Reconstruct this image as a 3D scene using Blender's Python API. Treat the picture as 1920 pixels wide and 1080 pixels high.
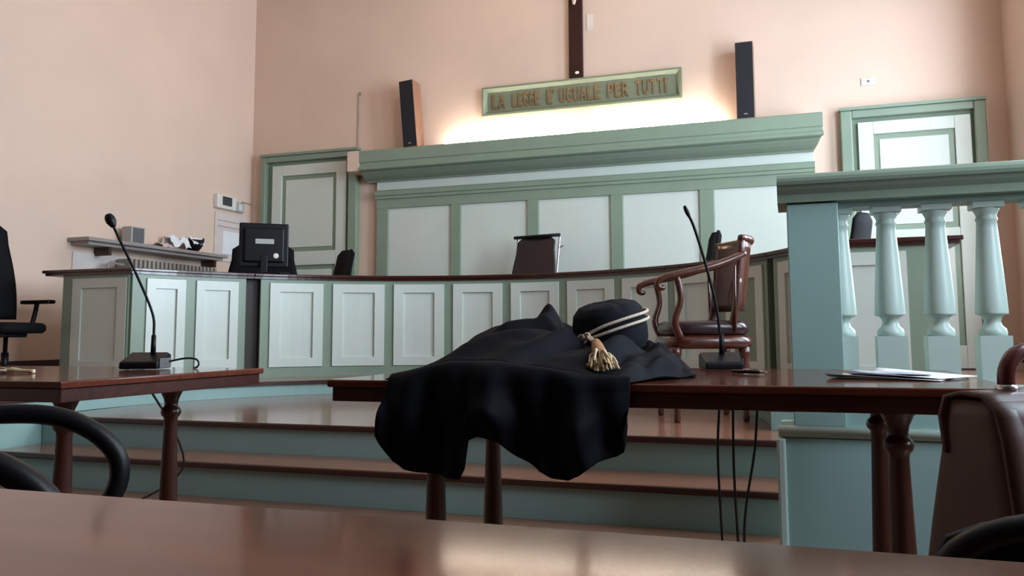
import bpy, bmesh, math, random
from math import sin, cos, pi, radians, sqrt, atan2
from mathutils import Vector, Matrix, noise
random.seed(7)
for o in list(bpy.data.objects): bpy.data.objects.remove(o)
scene = bpy.context.scene
COL = scene.collection

# ------------------------------------------------------------------ camera
cam_d = bpy.data.cameras.new('camera'); cam = bpy.data.objects.new('camera', cam_d); COL.objects.link(cam)
cam_d.sensor_width = 36; cam_d.lens = 1514.9 / 1920 * 36
cam_d.shift_x = (960 - 984.0) / 1920; cam_d.shift_y = (484.7 - 540) / 1920
cam_d.clip_start = .02
yaw, pitch, roll = radians(18.1606), radians(5.3533), radians(-0.3157)
F = Vector((-sin(yaw) * cos(pitch), cos(yaw) * cos(pitch), sin(pitch)))
r0 = Vector((cos(yaw), sin(yaw), 0)); u0 = r0.cross(F)
rr = cos(roll) * r0 + sin(roll) * u0; uu = -sin(roll) * r0 + cos(roll) * u0
m = Matrix((rr, uu, -F)).transposed().to_4x4(); m.translation = (0, 0, .90)
cam.matrix_world = m
scene.camera = cam

# ------------------------------------------------------------------ world, daylight, exposure
w = bpy.data.worlds.new('world'); scene.world = w; w.use_nodes = True
bg = w.node_tree.nodes['Background']; bg.inputs[0].default_value = (.80, .90, 1, 1); bg.inputs[1].default_value = .6
vs = scene.view_settings
vs.view_transform = 'Standard'; vs.look = 'None'; vs.gamma = 1; vs.use_curve_mapping = False
vs.exposure = -.05
XL, XR, YB, YF, ZC = -7.24, 2.26, 9.6, -4.5, 6.2
WINDOWS = [(2.0, 1.2), (4.0, 1.2), (6.1, 1.4), (8.25, .9)]       # centre Y, width, on the right wall
WZ0, WZ1 = 1.3, 4.9
def daylight(cy, wd, power):
    l = bpy.data.lights.new('daylight', 'AREA'); l.shape = 'RECTANGLE'; l.size = WZ1 - WZ0; l.size_y = wd
    l.energy = power; l.color = (.70, .86, 1.0)
    o = bpy.data.objects.new('daylight', l); COL.objects.link(o)
    o.location = (XR + .20, cy, (WZ0 + WZ1) / 2); o.rotation_euler = (0, radians(90), 0)
    return o
for (cy, wd), pw in zip(WINDOWS, (280, 180, 500, 230)): daylight(cy, wd, pw)

# ------------------------------------------------------------------ materials
def lin(c): return tuple((v / 12.92 if v <= .04045 else ((v + .055) / 1.055) ** 2.4) for v in c)
MATS = {}
def mat(name, col, rough=.5, var=.06, scale=6, coat=0, metal=0, bump=0, spec=.5, stretch=None, sheen=0, col2=None, emit=None):
    if name in MATS: return MATS[name]
    M = bpy.data.materials.new(name); M.use_nodes = True
    nt = M.node_tree; b = nt.nodes['Principled BSDF']
    tc = nt.nodes.new('ShaderNodeTexCoord'); mp = nt.nodes.new('ShaderNodeMapping')
    nt.links.new(tc.outputs['Object'], mp.inputs[0])
    if stretch: mp.inputs['Scale'].default_value = stretch
    nz = nt.nodes.new('ShaderNodeTexNoise'); nz.inputs['Scale'].default_value = scale; nz.inputs['Detail'].default_value = 5
    nt.links.new(mp.outputs[0], nz.inputs['Vector'])
    rp = nt.nodes.new('ShaderNodeValToRGB')
    c2 = col2 or tuple(min(1, v * (1 + var)) for v in col); c1 = col if col2 else tuple(v * (1 - var) for v in col)
    rp.color_ramp.elements[0].position = .3; rp.color_ramp.elements[1].position = .7
    rp.color_ramp.elements[0].color = (*c1, 1); rp.color_ramp.elements[1].color = (*c2, 1)
    nt.links.new(nz.outputs['Fac'], rp.inputs[0]); nt.links.new(rp.outputs[0], b.inputs['Base Color'])
    b.inputs['Roughness'].default_value = rough; b.inputs['Metallic'].default_value = metal
    b.inputs['Specular IOR Level'].default_value = spec
    if coat: b.inputs['Coat Weight'].default_value = coat; b.inputs['Coat Roughness'].default_value = .06
    if sheen: b.inputs['Sheen Weight'].default_value = sheen; b.inputs['Sheen Roughness'].default_value = .4
    if bump:
        bp = nt.nodes.new('ShaderNodeBump'); bp.inputs['Strength'].default_value = bump; bp.inputs['Distance'].default_value = .01
        nt.links.new(nz.outputs['Fac'], bp.inputs['Height']); nt.links.new(bp.outputs[0], b.inputs['Normal'])
    if emit:
        b.inputs['Emission Color'].default_value = (*emit[0], 1); b.inputs['Emission Strength'].default_value = emit[1]
    MATS[name] = M; return M
WALL = mat('pink_plaster', (.72, .53, .43), .8, .035, 1.2, bump=.05)
CEIL = mat('ceiling_plaster', (.50, .44, .38), .9)
LOWBOUNCE = mat('low_bounce_brown', (.10, .05, .035), .5, .2, 3)  # dark colour of the unseen front wall, chosen to cut bounced light
GREEN = mat('sage_green_paint', (.222, .285, .215), .38, .04, 3)
PALE = mat('pale_green_paint', (.60, .645, .59), .30, .02, 3)
TEAL = mat('blue_green_paint', (.27, .40, .375), .42, .05, 2)
BALW = mat('pale_blue_green_paint', (.52, .64, .585), .36, .02, 3)
MAHO = mat('mahogany_wood', (.045, .011, .008), .25, .3, 5, coat=.25, stretch=(1, 9, 9))
MAHOY = mat('mahogany_wood_leg', (.048, .013, .008), .3, .3, 5, coat=.2, stretch=(9, 9, 1))
TOPW = mat('lacquered_table_top', (.105, .028, .016), .11, .25, 4, spec=.22, stretch=(1, 8, 8))
TREAD = mat('varnished_tread_wood', (.24, .10, .06), .17, .2, 4, coat=.15, stretch=(1, 10, 10))
NOSE = mat('dark_nosing_wood', (.05, .018, .014), .3, .2, 6, stretch=(1, 9, 9))
REDW = mat('red_brown_chair_wood', (.070, .015, .007), .28, .35, 5, coat=.35, stretch=(6, 6, 1))
FLOORM = mat('brown_floor_wood', (.20, .10, .065), .3, .25, 4, stretch=(1, 9, 1))
BLACK = mat('black_plastic', (.0035, .0035, .005), .42, .1, spec=.25)
BLACKF = mat('black_chair_fabric', (.004, .0038, .005), .75, .15, 60, bump=.1, spec=.15)
BROWNL = mat('dark_brown_leather', (.016, .009, .009), .45, .15, 30, bump=.05)
OXB = mat('oxblood_seat_leather', (.03, .012, .014), .22, .2, 20)
CLOTH = mat('black_gown_cloth', (.0022, .0024, .0050), .72, .15, 90, bump=.08, spec=.10)
CLOTH2 = mat('black_hat_felt', (.0055, .006, .011), .85, .15, 120, bump=.15, spec=.2)
CORD = mat('cream_cord', (.62, .50, .40), .7, .12, 200, bump=.3)
TAN = mat('tan_tassel_thread', (.36, .17, .07), .7, .25, 150, bump=.3)
CREAM = mat('cream_gold_thread', (.80, .72, .54), .6, .3, 90, col2=(.58, .36, .15))
CHROME = mat('chrome', (.55, .55, .58), .22, .03, metal=1)
GREYP = mat('grey_plastic', (.12, .12, .125), .45)
LGREY = mat('light_grey_plastic', (.40, .39, .38), .45)
WHITEP = mat('white_plastic', (.72, .68, .62), .4)
PAPER = mat('white_paper', (.80, .80, .82), .7, .03, 8)
SCREEN = mat('dark_lcd', (.05, .045, .05), .2)
BRONZE = mat('bronze_letter_paint', (.21, .12, .055), .45, .25, 12)
SIGNG = mat('sign_green_paint', (.185, .21, .14), .45, .05, 3)
BAGL = mat('brown_bag_leather', (.085, .036, .028), .42, .2, 14, bump=.12)
BAGR = mat('red_bag_handle_leather', (.10, .02, .02), .25, .2, 14)
SHELFM = mat('grey_stone_shelf', (.32, .28, .26), .5)
RADM = mat('radiator_enamel', (.36, .31, .27), .45)
DARKIN = mat('gap_shade', (.03, .02, .016), .6)
CABLE = mat('black_cable', (.01, .01, .01), .5)
SPKW = mat('speaker_side_wood', (.26, .13, .08), .5, .2, 5, stretch=(6, 6, 1))
SPKF = mat('black_speaker_cloth', (.008, .008, .012), .8)
TUBE = mat('lit_fluorescent_tube', (.9, .9, .85), .4, emit=((1.0, .91, .78), 95))
LINEP = mat('wall_line_grey', (.42, .33, .29), .7)
FLESH = mat('pale_carved_figure', (.55, .45, .38), .5)
def glass_mat():
    M = bpy.data.materials.new('window_glass'); M.use_nodes = True; nt = M.node_tree; nt.nodes.clear()
    out = nt.nodes.new('ShaderNodeOutputMaterial'); mx = nt.nodes.new('ShaderNodeMixShader')
    t = nt.nodes.new('ShaderNodeBsdfTransparent'); g = nt.nodes.new('ShaderNodeBsdfGlossy'); g.inputs['Roughness'].default_value = .02
    mx.inputs[0].default_value = .06
    nt.links.new(t.outputs[0], mx.inputs[1]); nt.links.new(g.outputs[0], mx.inputs[2]); nt.links.new(mx.outputs[0], out.inputs[0])
    return M
GLASS = glass_mat()

# ------------------------------------------------------------------ mesh helpers
class MB:
    def __init__(s): s.v = []; s.f = []; s.sm = []
    def add(s, vs, fs, smooth=False):
        n = len(s.v); s.v += [tuple(v) for v in vs]
        for f in fs: s.f.append(tuple(i + n for i in f)); s.sm.append(smooth)
        return s
    def box(s, x0, x1, y0, y1, z0, z1):
        vs = [(x, y, z) for z in (z0, z1) for y in (y0, y1) for x in (x0, x1)]
        return s.add(vs, [(0, 2, 3, 1), (4, 5, 7, 6), (0, 1, 5, 4), (2, 6, 7, 3), (0, 4, 6, 2), (1, 3, 7, 5)])
    def prism(s, poly, z0, z1):                 # polygon in XY (counter-clockwise), extruded in Z
        n = len(poly)
        vs = [(x, y, z0) for x, y in poly] + [(x, y, z1) for x, y in poly]
        fs = [tuple(range(n - 1, -1, -1)), tuple(range(n, 2 * n))] + [(i, (i + 1) % n, n + (i + 1) % n, n + i) for i in range(n)]
        return s.add(vs, fs)
    def extr(s, prof, axis, a, b):              # closed profile of pairs, extruded along an axis
        def mk(p, t):
            return {'x': (t, p[0], p[1]), 'y': (p[0], t, p[1]), 'z': (p[0], p[1], t)}[axis]
        n = len(prof)
        vs = [mk(p, a) for p in prof] + [mk(p, b) for p in prof]
        fs = [tuple(range(n)), tuple(range(2 * n - 1, n - 1, -1))] + [(i, n + i, n + (i + 1) % n, (i + 1) % n) for i in range(n)]
        return s.add(vs, fs)
    def lathe(s, prof, c=(0, 0, 0), n=20, smooth=True, cap=True):
        vs = []; fs = []
        for (r, z) in prof:
            for k in range(n): vs.append((c[0] + r * cos(2 * pi * k / n), c[1] + r * sin(2 * pi * k / n), c[2] + z))
        for j in range(len(prof) - 1):
            for k in range(n):
                a = j * n + k; b = j * n + (k + 1) % n; fs.append((a, b, b + n, a + n))
        if cap: fs.append(tuple(range(n - 1, -1, -1))); fs.append(tuple(range((len(prof) - 1) * n, len(prof) * n)))
        return s.add(vs, fs, smooth)
    def tube(s, pts, r, n=8, cap=True, flat=1.0):
        pts = [Vector(p) for p in pts]; vs = []; fs = []; m = len(pts)
        rad = list(r) if isinstance(r, (list, tuple)) else [r] * m
        if 3 <= m <= 16:                            # smooth short paths
            P_, R_ = [], []
            for i in range(m - 1):
                p0, p1, p2, p3 = pts[max(i - 1, 0)], pts[i], pts[i + 1], pts[min(i + 2, m - 1)]
                for q in range(4):
                    t = q / 4
                    P_.append(.5 * (2 * p1 + (p2 - p0) * t + (2 * p0 - 5 * p1 + 4 * p2 - p3) * t ** 2 + (3 * p1 - p0 - 3 * p2 + p3) * t ** 3)); R_.append(rad[i] + (rad[i + 1] - rad[i]) * t)
            pts = P_ + [pts[-1]]; rad = R_ + [rad[-1]]; m = len(pts)
        up = None
        for i, p in enumerate(pts):
            t = (pts[min(i + 1, m - 1)] - pts[max(i - 1, 0)]).normalized()
            if up is None:
                up = Vector((0, 0, 1)) if abs(t.z) < .9 else Vector((1, 0, 0))
            a = (up - t * up.dot(t)).normalized(); b = t.cross(a); up = a
            for k in range(n):
                q = 2 * pi * k / n; vs.append(p + a * (rad[i] * cos(q) * flat) + b * (rad[i] * sin(q)))
        for j in range(m - 1):
            for k in range(n):
                a = j * n + k; b = j * n + (k + 1) % n; fs.append((a, b, b + n, a + n))
        if cap: fs.append(tuple(range(n - 1, -1, -1))); fs.append(tuple(range((m - 1) * n, m * n)))
        return s.add(vs, fs, True)
    def grid(s, fn, nu, nv, smooth=True):
        vs = [fn(i / nu, j / nv) for j in range(nv + 1) for i in range(nu + 1)]
        fs = [(j * (nu + 1) + i, j * (nu + 1) + i + 1, (j + 1) * (nu + 1) + i + 1, (j + 1) * (nu + 1) + i) for j in range(nv) for i in range(nu)]
        return s.add(vs, fs, smooth)
    def arcbox(s, R0, R1, a0, a1, z0, z1, n=None, c=(-2.6, 4.62)):   # ring segment, angle from +Y, clockwise positive
        n = n or max(2, int(abs(a1 - a0) / 2))
        ins = [(c[0] + R0 * sin(radians(a0 + (a1 - a0) * i / n)), c[1] + R0 * cos(radians(a0 + (a1 - a0) * i / n))) for i in range(n + 1)]
        ous = [(c[0] + R1 * sin(radians(a0 + (a1 - a0) * i / n)), c[1] + R1 * cos(radians(a0 + (a1 - a0) * i / n))) for i in range(n + 1)]
        return s.prism(ins + ous[::-1], z0, z1)
    def xf(s, M): s.v = [tuple(M @ Vector(v)) for v in s.v]; return s
    def build(s, name, material, parent=None, bevel=0, solid=0, sub=0):
        me = bpy.data.meshes.new(name)
        off = Vector(parent_org.get(parent.name, (0, 0, 0))) if parent is not None else Vector((0, 0, 0))
        me.from_pydata([tuple(Vector(v) - off) for v in s.v], [], s.f)
        for p, q in zip(me.polygons, s.sm): p.use_smooth = q
        bm = bmesh.new(); bm.from_mesh(me); bmesh.ops.recalc_face_normals(bm, faces=bm.faces); bm.to_mesh(me); bm.free()
        me.materials.append(material)
        o = bpy.data.objects.new(name, me); COL.objects.link(o)
        if parent is not None: o.parent = parent; parent_org[o.name] = tuple(off)
        if solid:
            q = o.modifiers.new('solid', 'SOLIDIFY'); q.thickness = solid; q.offset = 0
        if bevel:
            q = o.modifiers.new('bevel', 'BEVEL'); q.width = bevel; q.segments = 2; q.limit_method = 'ANGLE'; q.angle_limit = radians(40)
        if sub:
            q = o.modifiers.new('sub', 'SUBSURF'); q.levels = sub; q.render_levels = sub
        return o
parent_org = {}
def thing(name, label, cat, loc=(0, 0, 0), rotz=0, group=None, world=True, kind=None):
    """Empty at the thing's base. world=True: parts are given in world coordinates."""
    o = bpy.data.objects.new(name, None); COL.objects.link(o); o.empty_display_size = .1
    o.location = loc; o.rotation_euler = (0, 0, rotz)
    if label: o['label'] = label
    if cat: o['category'] = cat
    if group: o['group'] = group
    if kind: o['kind'] = kind
    parent_org[o.name] = tuple(loc) if world else (0, 0, 0)
    return o
def tag(o, label, cat, group=None):
    o['label'] = label; o['category'] = cat
    if group: o['group'] = group
    return o
def struct(o, label=None):
    o['kind'] = 'structure'
    if label: o['label'] = label
    return o
def sm(a, b, x):
    t = max(0, min(1, (x - a) / (b - a))); return t * t * (3 - 2 * t)
def interp(tab, x):
    if x <= tab[0][0]: return tab[0][1]
    for (a, p), (b, q) in zip(tab, tab[1:]):
        if x <= b: return p + (q - p) * (x - a) / (b - a)
    return tab[-1][1]

# ------------------------------------------------------------------ room shell
struct(MB().box(XL - .2, XR + .25, YF - .2, YB + .2, -.2, 0).build('floor', FLOORM), 'brown wooden courtroom floor')
struct(MB().box(XL - .2, XR + .25, YF - .2, YB + .2, ZC, ZC + .2).build('ceiling', CEIL), 'pale plaster ceiling')
struct(MB().box(XL - .2, XR + .25, YB, YB + .2, 0, ZC).build('wall_back', WALL), 'salmon pink plaster back wall behind the bench')
struct(MB().box(XL - .2, XL, YF, YB, 0, ZC).build('wall_left', WALL), 'pale pink plaster left wall')
struct(MB().box(XL - .2, XR + .25, YF - .2, YF, 0, ZC).build('wall_front', LOWBOUNCE), 'unseen wall behind the viewer, coloured dark to cut bounced light')
wr = MB(); ys = [YF]
for cy, wd in WINDOWS: ys += [cy - wd / 2, cy + wd / 2]
ys.append(YB)
for i in range(0, len(ys), 2): wr.box(XR, XR + .25, ys[i], ys[i + 1], 0, ZC)
for i in range(1, len(ys) - 1, 2):
    wr.box(XR, XR + .25, ys[i], ys[i + 1], 0, WZ0); wr.box(XR, XR + .25, ys[i], ys[i + 1], WZ1, ZC)
struct(wr.build('wall_right', WALL), 'pink plaster right wall pierced by tall windows')
for k, (cy, wd) in enumerate(WINDOWS):
    t = thing('window_%d' % (k + 1), 'tall daylight window in the right wall', None, (XR + .1, cy, WZ0), kind='structure')
    fr = MB(); y0, y1 = cy - wd / 2, cy + wd / 2
    fr.box(XR + .1, XR + .16, y0, y0 + .07, WZ0, WZ1).box(XR + .1, XR + .16, y1 - .07, y1, WZ0, WZ1)
    fr.box(XR + .1, XR + .16, y0 + .07, y1 - .07, WZ0, WZ0 + .07).box(XR + .1, XR + .16, y0 + .07, y1 - .07, WZ1 - .07, WZ1)
    fr.box(XR + .1, XR + .16, cy - .035, cy + .035, WZ0 + .07, WZ1 - .07)
    fr.box(XR + .105, XR + .155, y0 + .07, cy - .035, 3.7, 3.76).box(XR + .105, XR + .155, cy + .035, y1 - .07, 3.7, 3.76)
    fr.build('window_frame', WHITEP, t)
    for (a, b) in ((y0 + .07, cy - .035), (cy + .035, y1 - .07)):
        for (c, d) in ((WZ0 + .07, 3.7), (3.76, WZ1 - .07)):
            MB().box(XR + .125, XR + .13, a, b, c, d).build('pane', GLASS, t)

# ------------------------------------------------------------------ steps and platforms
z1, z2, z3, z4 = .195, .377, .506, .70
CX, CY = -2.6, 4.62
st = thing('platform', 'green painted stepped platform with dark wooden treads', None, (-2.5, 3.83, 0), kind='structure')
MB().box(-4.77, -.02, 3.86, 4.22, 0, z1 - .035).build('riser', TEAL, st)
MB().box(-4.77, -.02, 3.83, 4.24, z1 - .035, z1 - .001).build('nosing', NOSE, st, bevel=.008)
MB().box(-4.77, -.02, 3.838, 4.24, z1 - .001, z1).build('tread', TREAD, st)
MB().box(XL, XR, 4.22, YB, 0, z2 - .035).build('riser', TEAL, st)
MB().box(-4.77, XR, 4.19, YB, z2 - .035, z2 - .001).build('nosing', NOSE, st, bevel=.008)
MB().box(-4.77, XR, 4.198, YB, z2 - .001, z2).build('tread', TREAD, st)
def ledge_poly(off, back):
    P = []
    for i in range(61):
        a = radians(-90 + 180 * i / 60); R = (2.17 if a < 0 else 2.17 + .28 * sin(a)) + off
        P.append((CX + R * sin(a), CY + R * cos(a)))
    L = [(XL, 3.0 + off), (CX - 2.17 - off, 3.0 + off)]
    return L + P + [(XR, CY + off * .5), (XR, back), (XL, back)]
MB().prism(ledge_poly(.03, YB), z2 + .001, z3 - .03).build('riser', TEAL, st)
MB().prism([(XL, 3.03), (CX - 2.2, 3.03), (CX - 2.2, 4.215), (XL, 4.215)], 0, z2).build('riser', TEAL, st)
MB().prism(ledge_poly(0, YB), z3 - .03, z3 - .001).build('nosing', NOSE, st)
MB().prism(ledge_poly(.012, YB - .02), z3 - .001, z3).build('tread', TREAD, st)
MB().arcbox(3.05, 4.7, -50, 50, z3, z4).build('dais_floor', TREAD, st)
# skirting along the left wall
struct(MB().box(XL, XL + .02, 4.7, 9.55, z3, z3 + .16).build('baseboard_left', NOSE, None), 'dark wooden skirting board of the left wall')

# ------------------------------------------------------------------ judges' bench (three units on a circle of centre CX, CY)
def bench_panel(parent, a0, a1, zb=.60, zt=1.405, R=2.925):
    """Pale frame with a sunk field between angles a0..a1 on the bench curve."""
    w_ = 1.9 if (a1 - a0) > 8 else 1.5
    fr = MB()
    fr.arcbox(R - .022, R + .01, a0, a0 + w_, zb, zt).arcbox(R - .022, R + .01, a1 - w_, a1, zb, zt)
    fr.arcbox(R - .022, R + .01, a0 + w_, a1 - w_, zb, zb + .085).arcbox(R - .022, R + .01, a0 + w_, a1 - w_, zt - .085, zt)
    f = fr.build('panel_frame', PALE, parent)
    MB().arcbox(R - .002, R + .012, a0 + w_, a1 - w_, zb + .08, zt - .08).build('panel', PALE, f)
def bench_unit(name, label, a0, a1, pans, wing=None):
    am = radians((a0 + a1) / 2)
    t = thing(name, label, 'bench', (CX + 3.2 * sin(am), CY + 3.2 * cos(am), z3), group=None)
    MB().arcbox(2.935, 2.975, a0, a1, z3, 1.44).build('carcass', GREEN, t)
    MB().arcbox(2.912, 2.94, a0, a1, z3, .595).build('base_rail', GREEN, t)
    MB().arcbox(2.918, 2.94, a0, a1, 1.408, 1.44).build('top_rail', GREEN, t)
    prev = a0
    for (p, q) in pans:
        MB().arcbox(2.918, 2.94, prev, p, .595, 1.408, n=2).build('stile', GREEN, t)
        bench_panel(t, p, q); prev = q
    MB().arcbox(2.918, 2.94, prev, a1, .595, 1.408, n=2).build('stile', GREEN, t)
    return t
L = bench_unit('bench_section', 'left end section of the curved green bench with two bright side panels', -71.6, -51.6, [(-69.2, -62.4), (-60.5, -53.0)])
Cn = bench_unit('bench_section', 'long central section of the curved green panelled judges bench', -48.9, 56.9,
   [(-47.2 + 11.72 * k, -37.3 + 11.72 * k) for k in range(8)] + [(46.9, 56.3)][:0])
Rt = bench_unit('bench_section', 'right end section of the curved green bench behind the balusters', 58.6, 71.6, [(60.2, 69.6)])
bench_panel(Cn, 46.6, 55.9)
for (t, g0, g1) in ((L, -51.6, -48.9), (Rt, 56.9, 58.6)):
    MB().arcbox(2.99, 3.01, g0 - .3, g1 + .3, z3, 1.44, n=2).build('gap_shade_board', DARKIN, t)  # added dark board stands in for the shade inside each gap
def wing(t, x0, x1, pan, a):
    """front face of a bench end, facing the steps (towards -Y)"""
    y = 5.53
    MB().box(x0, x1, y + .02, y + .06, z3, 1.44).build('end_board', GREEN, t)
    MB().box(x0, x1, y, y + .02, z3, .60).build('base_rail', GREEN, t)
    MB().box(x0, x1, y, y + .02, 1.408, 1.44).build('top_rail', GREEN, t)
    MB().box(x0, pan[0], y, y + .02, .60, 1.408).build('stile', GREEN, t)
    MB().box(pan[1], x1, y, y + .02, .60, 1.408).build('stile', GREEN, t)
    p0, p1 = pan; fr = MB()
    fr.box(p0, p0 + .1, y - .004, y + .018, .60, 1.408).box(p1 - .1, p1, y - .004, y + .018, .60, 1.408)
    fr.box(p0 + .1, p1 - .1, y - .004, y + .018, .60, .69).box(p0 + .1, p1 - .1, y - .004, y + .018, 1.325, 1.408)
    f = fr.build('panel_frame', PALE, t)
    MB().box(p0 + .095, p1 - .095, y + .012, y + .019, .685, 1.33).build('panel', PALE, f)
wing(L, -6.13, -5.40, (-6.02, -5.42), 0)
MB().box(-6.13, -6.09, 5.59, 6.35, z3, 1.44).build('side_board', GREEN, L)
wing(Rt, .18, .86, (.25, .70), 0)
MB().box(.82, .86, 5.59, 6.35, z3, 1.44).build('side_board', GREEN, Rt)
def bench_top(parent, a0, a1, xin=None, end=None):
    n = max(6, int(abs(a1 - a0) / 1.5)); P = []; Q = []
    for i in range(n + 1):
        a = radians(a0 + (a1 - a0) * i / n)
        P.append((2.88, a)); Q.append((3.78, a))
    def bld(off, za, zb):
        inn = [(CX + (r - off) * sin(a), CY + (r - off) * cos(a)) for r, a in P]
        out = [(CX + r * sin(a), CY + r * cos(a)) for r, a in Q]
        if end == 'L': poly = [(-6.34 - off, 5.49 - off), (inn[0][0], 5.49 - off)] + inn + out[::-1] + [(-6.34 - off, 6.4)]
        elif end == 'R': poly = inn + [(inn[-1][0], 5.49 - off), (1.02 + off, 5.49 - off), (1.02 + off, 6.4)] + out[::-1]
        else: poly = inn + out[::-1]
        return MB().prism(poly, za, zb)
    o = bld(0, 1.462, 1.49).build('counter_top', MAHO, parent, bevel=.006)
    bld(-.02, 1.44, 1.462).build('counter_moulding', MAHO, parent)
bench_top(L, -71.9, -50.25, end='L'); bench_top(Cn, -50.15, 57.7); bench_top(Rt, 57.8, 71.9, end='R')

# ------------------------------------------------------------------ wall panelling with cornice
pn = thing('wall_panelling', 'tall sage green wall panelling with pale fields and heavy cornice', 'panelling', (-2.45, 9.55, z3))
MB().box(-5.20, .30, 9.56, 9.599, z3, 2.70).build('backing', GREEN, pn)
XS = [-5.20, -5.03, -4.13, -3.99, -3.09, -2.94, -2.03, -1.875, -.97, -.80, .10, .30]
for i in range(0, 12, 2): MB().box(XS[i], XS[i + 1], 9.52, 9.56, z3, 2.574).build('stile', GREEN, pn, bevel=.006)
MB().box(-5.20, .30, 9.52, 9.56, 2.574, 2.70).build('top_rail', GREEN, pn)
for i in range(1, 11, 2):
    MB().box(XS[i] + .002, XS[i + 1] - .002, 9.545, 9.56, z3, 2.573).build('panel', PALE, pn)
MB().extr([(9.599, 2.70), (9.50, 2.70), (9.50, 2.735), (9.485, 2.745), (9.485, 2.80), (9.495, 2.815), (9.599, 2.815)], 'x', -5.215, .315).build('architrave_moulding', GREEN, pn)
MB().box(-5.20, .30, 9.53, 9.599, 2.815, 2.93).build('frieze_board', PALE, pn)
corn = [(9.599, 2.93), (9.50, 2.93), (9.49, 2.95), (9.44, 2.962), (9.39, 2.985), (9.345, 3.02), (9.335, 3.03), (9.335, 3.045), (9.27, 3.05), (9.25, 3.06), (9.25, 3.085), (9.262, 3.10), (9.275, 3.115), (9.275, 3.15), (9.262, 3.16), (9.262, 3.30), (9.275, 3.315), (9.599, 3.315)]
cn = MB(); nC = len(corn)
cn.add([(-5.33, y, z) for y, z in corn] + [(.30 + max(0, 9.50 - y) * .45, y, z) for y, z in corn],
       [tuple(range(nC)), tuple(range(2 * nC - 1, nC - 1, -1))] + [(i, nC + i, nC + (i + 1) % nC, (i + 1) % nC) for i in range(nC)])
cn.build('cornice', GREEN, pn)
MB().box(-5.50, -5.33, 9.26, 9.599, 3.05, 3.315).build('cornice_return', WALL, pn)
# fluorescent tubes lying on the cornice
for (x0, x1, s) in ((-4.22, -2.46, 'left'), (-2.36, -.66, 'right')):
    t = thing('cove_light', 'glowing fluorescent batten on the cornice, %s of the crucifix' % s, 'light', ((x0 + x1) / 2, 9.47, 3.315), group='battens on the cornice')
    MB().box(x0, x1, 9.44, 9.50, 3.315, 3.345).build('batten', WHITEP, t)
    MB().tube([(x0 + .03, 9.47, 3.365), (x1 - .03, 9.47, 3.365)], .014, 10).build('tube', TUBE, t)
# ceiling lamp over the judges
cl = thing('ceiling_lamp', 'warm round ceiling lamp hanging above the judges bench', 'lamp', (-2.9, 6.9, 5.5))
MB().tube([(-2.9, 6.9, 6.2), (-2.9, 6.9, 5.78)], .012, 8).build('stem', CHROME, cl)
MB().lathe([(.10, .30), (.30, .26), (.34, .22), (.33, .21), (.10, .285)], (-2.9, 6.9, 5.5), 24, cap=False).build('shade', WHITEP, cl, solid=.004)
MB().lathe([(.02, 0), (.09, .02), (.13, .08), (.12, .16), (.06, .21), (.03, .215)], (-2.9, 6.9, 5.5), 20).build('bulb', mat('lit_warm_bulb', (.9, .85, .7), .4, emit=((1.0, .74, .47), 90)), cl)
# speakers standing on the cornice
def wall_speaker(x, tilt, lab):
    t = thing('column_speaker', lab, 'speaker', (x, 9.42, 3.315), group='column speakers on the cornice')
    M = Matrix.Translation((x, 9.42, 3.316)) @ Matrix.Rotation(tilt, 4, 'Y')
    MB().box(-.10, .10, -.12, .11, 0, .90).xf(M).build('cabinet', SPKW, t, bevel=.006)
    MB().box(-.094, .094, -.13, -.121, .012, .888).xf(M).build('grille', SPKF, t)
    MB().box(-.02, .02, -.133, -.131, .05, .06).xf(M).build('badge', LGREY, t)
wall_speaker(-4.60, -.085, 'black column speaker leaning on the left of the cornice')
wall_speaker(-.405, .0, 'upright black column speaker on the right of the cornice')
# sign
sg = thing('motto_sign', 'long green framed board with bronze motto lettering under the crucifix', 'sign', (-2.425, 9.57, 3.70))
MB().box(-3.66, -1.19, 9.575, 9.599, 3.745, 4.03).build('board', SIGNG, sg)
sx0, sx1, sz0, sz1 = -3.70, -1.145, 3.70, 4.076
def bar(p0, p1, q0, q1):
    # mitred frame bar: outer edge p0-p1, inner edge q0-q1 (x,z)
    yo, yp, yi = 9.599, 9.53, 9.57
    vs = [(p0[0], yo, p0[1]), (p1[0], yo, p1[1]), (p0[0], yp, p0[1]), (p1[0], yp, p1[1]),
          (p0[0] * .65 + q0[0] * .35, yp, p0[1] * .65 + q0[1] * .35), (p1[0] * .65 + q1[0] * .35, yp, p1[1] * .65 + q1[1] * .35),
          (q0[0], yi, q0[1]), (q1[0], yi, q1[1]), (q0[0], yo, q0[1]), (q1[0], yo, q1[1])]
    return MB().add(vs, [(0, 1, 3, 2), (2, 3, 5, 4), (4, 5, 7, 6), (6, 7, 9, 8), (8, 9, 1, 0), (0, 2, 4, 6, 8), (1, 9, 7, 5, 3)])
O = [(sx0, sz0), (sx1, sz0), (sx1, sz1), (sx0, sz1)]; I = [(sx0 + .065, sz0 + .065), (sx1 - .065, sz0 + .065), (sx1 - .065, sz1 - .065), (sx0 + .065, sz1 - .065)]
for k in range(4): bar(O[k], O[(k + 1) % 4], I[k], I[(k + 1) % 4]).build('frame_bar', SIGNG, sg)
dg = bpy.context.evaluated_depsgraph_get()
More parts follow.
